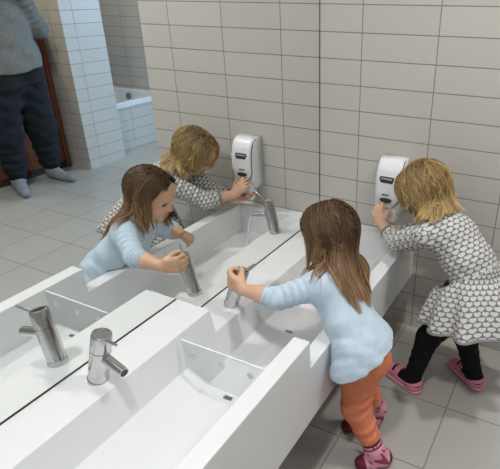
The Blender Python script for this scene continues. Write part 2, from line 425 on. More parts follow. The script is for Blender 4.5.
def clump(path, ng, amt):
    N, T, _ = path.shape; gi = RNG.choice(N, ng, replace=False); R = path[:, 0]
    D = ((R[:, None] - R[gi][None]) ** 2).sum(-1); k = gi[D.argmin(1)]; t = (np.linspace(0, 1, T) ** 1.3 * amt)[None, :, None]
    return path * (1 - t) + path[k] * t, k
def strands_mesh(name, path, rad, cols, m, parent):
    """each strand a three-sided tapering tube; all one hair mesh"""
    N, T, _ = path.shape; tg = np.gradient(path, axis=1); tg /= np.maximum(np.linalg.norm(tg, axis=2, keepdims=True), 1e-9)
    ref = RNG.normal(size=(N, 1, 3)); u = np.cross(tg, ref); u /= np.maximum(np.linalg.norm(u, axis=2, keepdims=True), 1e-9); w = np.cross(tg, u)
    t = np.linspace(0, 1, T); r = (rad[:, None] * (1 - .75 * t ** 2.5)[None])[..., None]
    V3 = np.stack([path + (u * math.cos(a) + w * math.sin(a)) * r for a in (0, 2.094, 4.189)], 2)      # N,T,3,3
    P = V3.reshape(-1, 3); i = np.arange(N * T * 3).reshape(N, T, 3); Q = []
    for k in range(3):
        k2 = (k + 1) % 3; Q.append(np.stack([i[:, :-1, k], i[:, :-1, k2], i[:, 1:, k2], i[:, 1:, k]], -1).reshape(-1, 4))
    C = np.repeat(cols.reshape(N * T, 3), 3, axis=0)
    return np_mesh(name, P, np.concatenate(Q), m, parent, C)
def scalp_points(C, F, L, U, s, n, keep):
    """random points on the hairy part of the skull, with normals"""
    q = RNG.normal(size=(n * 4, 3)); q /= np.linalg.norm(q, axis=1, keepdims=True); q = q[keep(q)][:n]
    r = V(.0875, .0715, .0795) * s; loc = q * r + V(-.010, 0, .014) * s; nn = q / r; nn /= np.linalg.norm(nn, axis=1, keepdims=True)
    B = np.array([F, L, U]); return V(*C) + loc @ B, nn @ B, q

# ================================================================== the room
XR, YN, YF = 3.75, -4.2, 3.3
struct(box('floor', -.15, XR + .15, YN - .15, YF + .15, FLOOR - .1, FLOOR, M['floor']))
struct(box('ceiling', -.15, XR + .15, YN - .15, YF + .15, CEIL, CEIL + .1, M['paint']))
struct(box('wall_left', -.15, -.006, YN, YF, FLOOR, CEIL, M['tile_yz']))
struct(box('wall_back', -.006, .957, 0, .16, FLOOR, CEIL, M['tile_xz']))
struct(box('wall_right', XR, XR + .15, YN, YF, FLOOR, CEIL, M['tile_yz']))
struct(box('wall_near', -.15, XR + .15, YN - .15, YN, FLOOR, CEIL, M['tile_xz']))
bm = bmesh.new()                                                   # far wall with a window opening
bx(bm, -.15, .10, YF, YF + .15, FLOOR, CEIL); bx(bm, 1.30, XR + .15, YF, YF + .15, FLOOR, CEIL)
bx(bm, .10, 1.30, YF, YF + .15, FLOOR, -.5); bx(bm, .10, 1.30, YF, YF + .15, .9, CEIL)
struct(from_bm('wall_far', bm, M['tile_xz']))
bm = bmesh.new()
for x in (.10, .68, 1.26): bx(bm, x, x + .04, YF + .04, YF + .09, -.5, .9)
bx(bm, .10, 1.30, YF + .04, YF + .09, -.5, -.46); bx(bm, .10, 1.30, YF + .04, YF + .09, .86, .9)
struct(from_bm('window_1', bm, M['paint']))
# a tiled pier between the toilet bay and the bath, and the wall at the far end of the bath
def side_faces(o, m2):
    o.data.materials.append(m2)
    for p in o.data.polygons:
        if abs(p.normal.x) > .7: p.material_index = 1
pier = struct(box('wall_partition', 2.752, XR, .965, 1.355, FLOOR, CEIL, M['tile_xz'])); side_faces(pier, M['tile_yz'])
bend = struct(box('wall_bath', 2.925, XR, 2.24, 2.40, FLOOR, CEIL, M['tile_xz'])); side_faces(bend, M['tile_yz'])
side_faces(bpy.data.objects['wall_back'], M['tile_yz'])

# ------------------------------------------------------------------ mirror
ZH, ZL, YS, ZB, WO, TH, YD = -.8103, -.9019, -.9645, -1.1025, .4638, .0508, -1.104
bm = bmesh.new(); g = .0035
prism = [(YN + 1.0, ZH + g), (YS - .002, ZH + g), (YS - .002, ZL + g), (-.003, ZL + g), (-.003, 1.05), (YN + 1.0, 1.05)]
a = [bm.verts.new((0, y, z)) for y, z in prism]; b = [bm.verts.new((-.005, y, z)) for y, z in prism]
bm.faces.new(a); bm.faces.new(b[::-1])
for i in range(6): bm.faces.new((a[i], b[i], b[(i + 1) % 6], a[(i + 1) % 6]))
mir = tag(from_bm('wall_mirror', bm, M['mirror']), 'large frameless wall mirror rising from the back of the white sinks to the tiled corner', 'mirror')
mir.data.materials.append(M['seal'])
for p in mir.data.polygons:
    if abs(p.normal.x) < .5: p.material_index = 1
bm = bmesh.new()
bx(bm, -.005, .0012, YN + 1.0, YS - .002, ZH, ZH + g + .001); bx(bm, -.005, .0012, YS - .001, -.001, ZL, ZL + g + .001)
bx(bm, -.005, .0012, -.0032, -.0002, ZL + g, 1.05)
from_bm('edge_seal', bm, M['seal'], mir)

# ------------------------------------------------------------------ two-level trough sink
sink = thing('trough_sink', 'long white two level trough sink with square rims along the mirror', 'sink', (.23, -1.3, ZB))
R0 = .003
bm = bmesh.new()
prism_y(bm, round_poly([(-.005, ZB), (WO, ZB), (WO, ZH), (WO - TH, ZH), (.405, -.942), (.212, -.942), (.147, -.914), (.126, ZH), (-.005, ZH)],
        [0, R0, R0, R0, .006, 0, .004, R0, 0]), -2.75, YD)
prism_y(bm, round_poly([(-.005, ZB), (.163, ZB), (.163, -1.01), (.126, ZH), (-.005, ZH)], [0, 0, 0, R0, 0]), YD, YS)
prism_y(bm, round_poly([(.404, ZB), (WO, ZB), (WO, ZH), (WO - TH, ZH), (.404, -1.036)], [0, R0, R0, R0, 0]), YD, YS)
from_bm('raised_basin', bm, M['solid'], sink)
bm = bmesh.new()
prism_y(bm, [(.163, ZB), (.404, ZB), (.404, -1.036), (.214, -1.036), (.163, -1.013)], YD, YS)
prism_y(bm, round_poly([(-.005, ZB), (WO, ZB), (WO, ZL), (WO - TH, ZL), (.405, -1.036), (.214, -1.036), (.147, -1.006), (.126, ZL), (-.005, ZL)],
        [0, R0, R0, R0, .006, 0, .004, R0, 0]), YS, -.062)
prism_y(bm, round_poly([(-.005, ZB), (WO, ZB), (WO, ZL), (-.005, ZL)], [0, R0, R0, 0]), -.062, -.0005)
from_bm('low_basin', bm, M['solid'], sink)
for nm, (x, y, z) in (('drain', (.300, -1.128, -.942)), ('drain', (.232, -.69, -1.036))):
    bm = bmesh.new(); bx(bm, x - .013, x + .013, y - .006, y + .006, z - .004, z + .003, .002); d = from_bm(nm, bm, M['steel'], sink)
gd = thing('glass_divider', 'small clear acrylic panel standing across the trough between the two basin levels', 'panel', (.28, -1.104, -.930))
bm = bmesh.new(); prism_y(bm, [(.1475, -.9135), (.212, -.9415), (.405, -.9415), (.412, -.8165), (.1400, -.8165)], -1.1105, -1.1055); from_bm('pane', bm, M['glass'], gd)
bm = bmesh.new(); prism_y(bm, [(.1400, -.8165), (.412, -.8165), (.412, -.8155), (.1400, -.8155)], -1.1105, -1.1055); from_bm('top_edge', bm, M['glass_edge'], gd)
for x in (.180, .273, .367):
    bm = bmesh.new(); lathe(bm, (x, -1.1105, -.852), (0, -1, 0), [(0, .0095), (.0015, .0095), (.002, .0075), (.002, .006), (.0015, .0055)], 20); from_bm('bolt', bm, M['bolt'], gd)

# ------------------------------------------------------------------ faucets
def faucet(base, label, lever, tilt=(.038, .010, .143)):
    base = V(*base); t = thing('faucet', label, 'faucet', base, 'chrome faucets along the mirror')
    ax = nrm(V(*tilt)); H = .148
    bm = bmesh.new()
    lathe(bm, base, ax, [(0, .0262), (.006, .0255), (.0075, .0240), (.098, .0240), (.0985, .0222), (.1005, .0222)], 40, clampz=base[2]); from_bm('column', bm, M['chrome'], t, False)
    bm = bmesh.new(); lathe(bm, base, ax, [(.1005, .0222), (.101, .0240), (.141, .0240), (.1455, .0225), (H, .0190), (H - .0005, .0170), (H - .002, .0165)], 40); from_bm('cap', bm, M['chrome'], t)
    s0 = base + ax * .082; s1 = s0 + V(.084, -.010, -.016)
    bm = bmesh.new(); tube(bm, [s0, s0 * .55 + s1 * .45, s1], [.0128, .0128, .0122], 24)
    sp = from_bm('spout', bm, M['chrome'], t)
    dv = nrm(s1 - s0); bm = bmesh.new(); tube(bm, [s1 - dv * .002, s1 + dv * .0006], [.0098, .0098], 20); from_bm('aerator', bm, M['dark_chrome'], sp)
    c = base + ax * .134; lv = base + V(*lever); d = nrm(lv - c)
    bm = bmesh.new(); tube(bm, [c + d * .012, c + d * .030, lv - d * .004, lv], [.0042, .0042, .0036, .0022], 12); from_bm('lever', bm, M['chrome'], t)
    for o in t.children_recursive:
        me = o.data; me.polygons.foreach_set('use_smooth', [len(p.vertices) == 4 for p in me.polygons])
        try: me.set_sharp_from_angle(angle=math.radians(35))
        except Exception: pass
    return t
F1 = V(.072, -1.326, ZH); F2 = V(.076, -.802, ZL); F3 = V(.090, -.252, ZL)
faucet(F1, 'nearest chrome faucet on the raised sink deck with nobody touching it', (.102, -.006, .142))
faucet(F2, 'chrome faucet gripped by the girl in the pale blue shirt', (.080, .042, .155), (.050, .012, .142))
faucet(F3, 'chrome faucet nearest the tiled corner with water running from its spout', (.106, .012, .172))
sp = F3 + V(.106, -.004, .062); pts = [sp + V(.030 * math.sqrt(k / 8) + .020 * k / 8, 0, -(sp[2] + 1.034) * (k / 8) ** 1.2) for k in range(9)]
bm = bmesh.new(); tube(bm, pts, [.0062 + .0006 * math.sin(k * 2.1) + .0003 * k for k in range(9)], 12)
tag(from_bm('water_stream', bm, M['water'], None, True), 'thin stream of water falling from the corner faucet into the low basin', 'water')

# ------------------------------------------------------------------ soap dispenser
sd = thing('soap_dispenser', 'white wall mounted soap dispenser on the tiles above the low sink', 'dispenser', (.358, 0, -.80))
def loft_x(name, prof, cx, yb, m, parent, rc=0):
    """front profile (y, z, half width) closed to a back plane"""
    bm = bmesh.new(); rows = []
    for y, z, hw in prof:
        row = []
        for u in np.linspace(-1, 1, 13):
            e = abs(u) ** 6; row.append(bm.verts.new((cx + hw * u, y + rc * e, z)))
        rows.append(row)
    for i in range(len(rows) - 1):
        for k in range(12): bm.faces.new((rows[i][k], rows[i][k + 1], rows[i + 1][k + 1], rows[i + 1][k]))
    bl = [bm.verts.new((cx - hw, yb, z)) for _, z, hw in prof]; br = [bm.verts.new((cx + hw, yb, z)) for _, z, hw in prof]
    for i in range(len(rows) - 1):
        bm.faces.new((rows[i][0], rows[i + 1][0], bl[i + 1], bl[i])); bm.faces.new((rows[i][-1], br[i], br[i + 1], rows[i + 1][-1])); bm.faces.new((bl[i], bl[i + 1], br[i + 1], br[i]))
    bm.faces.new([bl[0]] + rows[0] + [br[0]]); bm.faces.new([br[-1]] + rows[-1][::-1] + [bl[-1]])
    return from_bm(name, bm, m, parent, True)
def fy(z):                                                          # front depth of the body at height z
    zs = [-.82, -.80, -.76, -.70, -.64, -.60, -.58, -.568, -.561]; ys = [-.060, -.070, -.084, -.094, -.094, -.084, -.073, -.060, -.045]
    return float(np.interp(z, zs, ys))
hp = [(fy(z), z, .0565 if z > -.79 else .050) for z in np.linspace(-.561, -.800, 26)]
loft_x('housing', hp, .358, -.0005, M['plastic_side'], sd, .004)
def coverw(z, W, zb, r):
    q = min(max((zb + r - z) / r, 0), 1); return W * math.sqrt(max(1 - q * q * .92, .02))
loft_x('seam', [(fy(z) - .0035, z, coverw(z, .0545, -.762, .06)) for z in np.linspace(-.5635, -.764, 40)], .358, -.045, M['dark'], sd, .004)
cov = loft_x('front_cover', [(fy(z) - .010, z, coverw(z, .0520, -.758, .06)) for z in np.linspace(-.562, -.760, 40)], .358, -.045, M['plastic'], sd, .005)
def decal(name, rows, m, lift=.0006):
    """printed mark wrapped on the curved cover; rows of (z, x left, x right)"""
    bm = bmesh.new(); pr = None; zs = [r[0] for r in rows]; n = 10
    for k in range(n + 1):
        z = zs[0] + (zs[-1] - zs[0]) * k / n
        a = float(np.interp(-z, [-q for q in zs], [r[1] for r in rows])); c = float(np.interp(-z, [-q for q in zs], [r[2] for r in rows]))
        cur = [bm.verts.new((x, fy(z) - .0100 - lift, z)) for x in (a, c)]
        if pr: bm.faces.new((pr[0], pr[1], cur[1], cur[0]))
        pr = cur
    return from_bm(name, bm, m, cov)
decal('wordmark', [(-.624, .326, .384), (-.634, .322, .385), (-.650, .331, .380)], M['ink'], .0008)
for i in range(9):
    x = .3315 + i * .0052
    decal('letter', [(-.6300, x, x + .0028), (-.6350, x + .0003, x + .0031)], M['plastic_side'], .0014)
decal('small_print', [(-.6975, .338, .368), (-.7035, .338, .366)], M['ink'], .0008)
bm = bmesh.new(); n = 24; z0, x0 = -.722, .354
vs = [bm.verts.new((x0 + .026 * math.cos(2 * math.pi * k / n), -.1045, z0 + .0115 * math.sin(2 * math.pi * k / n) * (.6 if math.sin(2 * math.pi * k / n) > 0 else 1.2))) for k in range(n)]
f = bm.faces.new(vs); r = bmesh.ops.extrude_face_region(bm, geom=[f]); bmesh.ops.translate(bm, vec=(0, .012, 0), verts=[v for v in r['geom'] if isinstance(v, bmesh.types.BMVert)])
from_bm('sight_window', bm, M['dark'], cov)
bm = bmesh.new(); bx(bm, .318, .398, -.090, -.030, -.830, -.768, .014); from_bm('push_lever', bm, M['plastic'], sd, False)

# ------------------------------------------------------------------ bath beyond the wall end
tubt = thing('bathtub', 'white bathtub with tiled front in the bay beyond the tiled pier', 'bathtub', (3.3, 1.86, FLOOR))
ZR = -.925
bm = bmesh.new(); x0, x1, y0, y1 = 2.925, XR - .002, 1.357, 2.238
def ring(ix, z, r): 
    p = round_poly([(x0 + ix, y0 + ix), (x1 - ix, y0 + ix), (x1 - ix, y1 - ix), (x0 + ix, y1 - ix)], [r] * 4, 6); return [bm.verts.new((x, y, z)) for x, y in p]
rings = [ring(-.0, ZR - .045, .004), ring(0, ZR - .006, .004), ring(.006, ZR, .006), ring(.055, ZR, .06), ring(.066, ZR - .012, .07), ring(.10, ZR - .30, .10), ring(.15, ZR - .34, .10)]
for i in range(len(rings) - 1):
    n = len(rings[i])
    for k in range(n): bm.faces.new((rings[i][k], rings[i][(k + 1) % n], rings[i + 1][(k + 1) % n], rings[i + 1][k]))
bm.faces.new(rings[-1])
from_bm('shell', bm, M['tub'], tubt)
box('front_panel', 2.940, 2.985, y0, y1, FLOOR, ZR - .03, M['tile_yz'], tubt)
bm = bmesh.new(); lathe(bm, (3.46, 2.163, -1.0), (0, -1, .1), [(0, .036), (.010, .036), (.014, .028), (.014, .010)], 24); from_bm('overflow', bm, M['steel'], tubt)

# ------------------------------------------------------------------ low wooden partition
wp = thing('wooden_partition', 'chest high red brown wooden partition behind the adult in jeans', 'partition', (3.0, 0, FLOOR))
bm = bmesh.new(); bx(bm, 2.992, 3.022, -1.05, .905, FLOOR + .06, -.245, .002); from_bm('panel', bm, M['wood'], wp)
bm = bmesh.new(); bx(bm, 2.984, 3.030, .905, .950, FLOOR, -.232, .003); from_bm('end_post', bm, M['wood'], wp)
bm = bmesh.new(); bx(bm, 2.986, 3.028, -1.05, .905, -.245, -.232, .003); from_bm('top_rail', bm, M['wood'], wp)
bm = bmesh.new(); bx(bm, 2.996, 3.018, -1.05, .905, FLOOR, FLOOR + .06); from_bm('plinth', bm, M['wood_dark'], wp)

# ================================================================== the girl in pale blue at the low sink
def girl_one():
    root = thing('person', 'toddler with long brown hair in a pale blue shirt and orange trousers gripping a faucet', 'person', (.58, -.74, FLOOR), 'children at the sink')
    HC = V(.372, -.654, -.632); F, L, U = head_frame((-.87, .22, -.40), .06); s = .98
    S = Shape(); eyes, B, g = head(S, HC, F, L, U, s)
    neck = V(.424, -.690, -.740)
    S.cap(g(-.030, 0, -.050), neck, .037, .040, .02)
    lat = nrm(V(-.12, -.99, 0)); sp = nrm(V(.424, -.690, -.74) - V(.565, -.775, -.985)); dep = np.cross(lat, sp); TB = np.array([lat, dep, sp])
    torso = [((.436, -.722, -.800), (.090, .060, .082)), ((.502, -.752, -.876), (.086, .056, .078)), ((.558, -.776, -.962), (.084, .062, .072))]
    for c, r in torso: S.ell(c, r, TB, .04)
    shL, shR = V(.396, -.780, -.750), V(.434, -.634, -.765)
    S.cap(neck, shL, .036, .036, .03); S.cap(neck, shR, .036, .036, .03)
    elL, wrL = V(.288, -.846, -.792), V(.160, -.844, -.796)
    elR, wrR = V(.405, -.540, -.840), V(.335, -.556, -.838)
    S.chain([shL, elL], [.034, .0275], .02); S.chain([elL, elL * .55 + wrL * .45, wrL], [.0275, .0265, .0185], .01)
    S.chain([shR, elR], [.034, .0275], .02); S.chain([elR, elR * .55 + wrR * .45, wrR], [.0275, .0265, .0185], .01)
    hand(S, wrL, (-.95, .20, .26), (.20, .97, .02), (.1, -.1, 1), 1.12, [(28, 62, 50), (30, 62, 50), (32, 62, 50), (36, 62, 50)], ((.62, .42, .60), (.75, -.15, .65)))
    hand(S, wrR, (-.93, -.20, .22), (.05, -.75, -.62), (-.4, .2, -.3), .98, [(55, 75, 50), (62, 80, 55), (66, 80, 55), (70, 80, 55)], ((.7, .35, .6), (.5, -.4, .8)))
    hipL, hipR = V(.546, -.803, -.995), V(.546, -.758, -.995)
    knL, anL = V(.540, -.797, -1.155), V(.612, -.800, -1.308)
    knR, anR = V(.530, -.715, -1.140), V(.556, -.634, -1.290)
    for h, k_, a in ((hipL, knL, anL), (hipR, knR, anR)): S.chain([h, k_, a], [.058, .042, .028], .02)
    toeL, toeR = V(.582, -.832, -1.352), V(.476, -.710, -1.350)
    heL, heR = V(.638, -.784, -1.346), V(.552, -.640, -1.338)
    for a, h, t_ in ((anL, heL, toeL), (anR, heR, toeR)): S.cap(a, h, .026, .024, .015); S.cap(h, t_, .024, .021, .015)
    S.half((0, 0, FLOOR + .003), (0, 0, -1), .01); S.fun(lambda P: np.maximum(np.maximum(P[..., 0] - (WO + .0015), WO - TH - .004 - P[..., 0]), P[..., 2] - (ZL + .0015)), (.40, -1.1, -1.2), (WO, -.5, ZL), .006, sub=True)
    blush = [(g(.066, q * .036, -.038), .020 * s) for q in (-1, 1)] + [(g(.1, 0, -.028), .010 * s)]
    body = body_mesh('body', S, .0027, M['skin'], root, skin_col((.68, .41, .275), (g(.088, 0, -.0565), B, s), blush), 1)
    for e in eyes: eye_parts(root, e, (F, L, U), s, F * .8 - U * .45)
    # shirt
    T = Shape()
    for c, r in torso: T.ell(c, V(*r) + V(.010, .011, .006), TB, .04)
    T.cap(neck + sp * -.012, shL, .046, .044, .03); T.cap(neck + sp * -.012, shR, .046, .044, .03)
    hemc = V(.572, -.785, -.990); T.cap((.535, -.770, -.93), hemc, .080, .086, .04); T.cap((.535, -.820, -.93), (.535, -.848, -.985), .055, .058, .04)
    T.cap((.570, -.735, -.93), (.590, -.718, -.985), .058, .060, .04)
    cuffL = elL * .80 + wrL * .20; cuffR = elR * .80 + wrR * .20
    T.cap(shL, elL, .042, .0365, .02, rip=(.0016, .024, 0, .1)); T.cap(elL, cuffL + nrm(wrL - elL) * .02, .0355, .027, .008, rip=(.0036, .0125, 1, 1))
    T.cap(shR, elR, .042, .0365, .02, rip=(.0016, .024, 2, .1)); T.cap(elR, cuffR + nrm(wrR - elR) * .02, .0355, .027, .008, rip=(.0026, .014, 1, 1))
    T.half((.540, -.810, -.956), (.40, .26, -1)); T.trim(cuffL + nrm(wrL - elL) * .022, wrL - elL); T.trim(cuffR + nrm(wrR - elR) * .022, wrR - elR)
    T.ell(neck + sp * .022 + dep * -.0, (.050, .047, .03), TB, .006, sub=True)
    def folds(P):
        a = P @ nrm(V(.55, -.35, -.75)); c = P @ nrm(V(.3, .9, .1)); w = np.clip((-.80 - P[:, 2]) / .10, 0, 1)
        return w * (.0005 * np.sin(a * 190 + 3.2 * np.sin(c * 30)) + .0014 * np.sin(a * 62 - c * 60 + 1 + 1.6 * np.sin(c * 22)) + .0005 * np.sin(c * 240 + a * 60))
    T.post.append(folds)
    T.fun(lambda P: np.maximum(np.maximum(P[..., 0] - (WO + .0015), WO - TH - .004 - P[..., 0]), P[..., 2] - (ZL + .0015)), (.40, -1.1, -1.2), (WO, -.5, ZL), .006, sub=True)
    body_mesh('shirt', T, .0030, M['blue'], root, None, 1)
    # trousers
    H = Shape()
    H.ell(torso[2][0], V(*torso[2][1]) + V(.002, .004, .004), TB, .04)
    for h, k_, a, sd_, e in ((hipL, knL, anL, 0, .72), (hipR, knR, anR, 2, .55)):
        H.cap(h, k_, .058, .047, .03, rip=(.0010, .046, sd_, 0)); H.cap(k_, k_ * (1 - e) + a * e, .047, .036, .02, rip=(.0014, .031, sd_, .1))
    def tf(P):
        c = P @ V(.4, .9, .1); return .0012 * np.sin(P[:, 2] * 130 + 2.6 * np.sin(c * 34)) * np.clip((-1.02 - P[:, 2]) / .06, 0, 1)
    H.post.append(tf)
    def cutL(k_, a, e, r=.075):
        q = k_ * (1 - e) + a * e; n = nrm(a - k_); H.fun(lambda P: np.maximum(np.sqrt(((P - q - n * r) ** 2).sum(-1)) - r, -((P - q) @ n)), q - .15, q + .15, .003, sub=True)
    H.fun(lambda P: np.maximum(np.maximum(P[..., 0] - (WO + .0015), WO - TH - .004 - P[..., 0]), P[..., 2] - (ZL + .0015)), (.40, -1.1, -1.2), (WO, -.5, ZL), .006, sub=True); cutL(knL, anL, .72); cutL(knR, anR, .55)
    H.half((.51, -.77, -.93), (0, 0, 1), .004)
    body_mesh('trousers', H, .0032, M['orange'], root, None, 1)
    # patterned socks
    for k_, a, he, to, e in ((knL, anL, heL, toeL, .64), (knR, anR, heR, toeR, .47)):
        K = Shape(); top = k_ * (1 - e) + a * e
        K.cap(top, a, .0335, .0315, .01); K.cap(a, he, .031, .0275, .015); K.cap(he, to, .0275, .0245, .015); K.cap(a, he * .45 + to * .55, .026, .024, .02)
        K.half((0, 0, FLOOR + .0005), (0, 0, -1), .006); K.half(top, k_ - a, .004)
        def sc(P, top=top, a=a, he=he, to=to):
            n = len(P); C = np.tile(V(.72, .33, .42), (n, 1)); dk = V(.13, .012, .035)
            d = (top - P) @ nrm(top - a); f = (P - he) @ nrm(to - he); up = P[:, 2] - FLOOR
            band = (d < .030) | (np.linalg.norm(P - (to + nrm(to - he) * .012), axis=1) < .033) | (np.linalg.norm(P - (he - nrm(to - he) * .016 - V(0, 0, .006)), axis=1) < .030)
            pat = np.sin(P @ V(130, 40, 30) + 2 * np.sin(P @ V(30, 90, 70))) * np.sin(P @ V(-40, 110, 90) + 1.5 * np.sin(P @ V(70, 20, 110)))
            C[(pat > .38)] = V(.30, .045, .095); C[(d > .036) & (d < .042)] = V(.22, .02, .06); C[band] = dk
            return C
        body_mesh('sock', K, .0024, M['sock'], root, sc, 1)
    # hair
    coll = Shape(); coll.ops = list(S.ops[:4])
    for c, r in torso: coll.ell(c, V(*r) + V(.011, .012, .006), TB, .03)
    coll.cap(g(-.030, 0, -.050), neck, .040, .042, .02); coll.cap(neck, shL, .046, .046, .03); coll.cap(neck, shR, .046, .046, .03)
    coll.cap(shL, elL, .045, .040, .02); coll.cap(shR, elR, .045, .040, .02)
    hairline = lambda q: (q[:, 0] < .62 + .25 * q[:, 2]) & ((q[:, 2] > -.25) | (q[:, 0] < -.05)) & (q[:, 2] > -.80) & ~((q[:, 0] > .42) & (q[:, 2] < .42))
    N = 5200; R, NN, q = scalp_points(HC, F, L, U, s, N, hairline); N = len(R)
    side = np.where(q[:, 1] + .02 * RNG.normal(size=N) > -.05, 1., -1.)
    comb = -U[None] * .75 - F[None] * np.where(q[:, 1] > -.35, np.where(q[:, 0] > -.1, .16, .42), .05)[:, None] + V(0, 0, -.25)[None] + L[None] * (side * .22)[:, None]; comb /= np.linalg.norm(comb, axis=1, keepdims=True)
    d0 = L[None] * (side * np.clip(1 - 1.2 * np.abs(q[:, 1]), .1, 1) * (q[:, 2] > 0))[:, None] * .75 - F[None] * .45 + NN * .12 - U[None] * .3; d0 /= np.linalg.norm(d0, axis=1, keepdims=True)
    ln = .236 + RNG.normal(0, .016, N) - .06 * np.clip(-q[:, 2], 0, 1); ln = np.clip(np.where((q[:, 0] > .15) & (q[:, 1] > .3), ln * .88, ln), .1, .33)
    off = RNG.uniform(.002, .013, N)
    path = grow(R + NN * .001, d0, ln, coll, off, .0085, .16, .07, comb, .55)
    path, kid = clump(path, 200, .86)
    T_ = path.shape[1]; t = np.linspace(0, 1, T_)[None, :, None]
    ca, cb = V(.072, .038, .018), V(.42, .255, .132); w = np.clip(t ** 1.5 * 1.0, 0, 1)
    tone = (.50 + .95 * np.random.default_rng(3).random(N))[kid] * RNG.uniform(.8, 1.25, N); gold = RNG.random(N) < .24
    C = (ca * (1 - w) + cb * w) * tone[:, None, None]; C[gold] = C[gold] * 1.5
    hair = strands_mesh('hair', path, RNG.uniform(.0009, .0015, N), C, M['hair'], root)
    K = Shape(); K.ell(HC + (F * -.012 + U * .016) * s, V(.089, .0755, .082) * s, B, .01)
    K.half(g(.040, 0, .055), F * .85 - U * .55, .012); K.half(g(0, 0, -.045), F * .4 - U, .02)
    body_mesh('hair_cap', K, .0035, M['hair'], hair, lambda P: np.tile(V(.075, .036, .015), (len(P), 1)), 1)
    return root

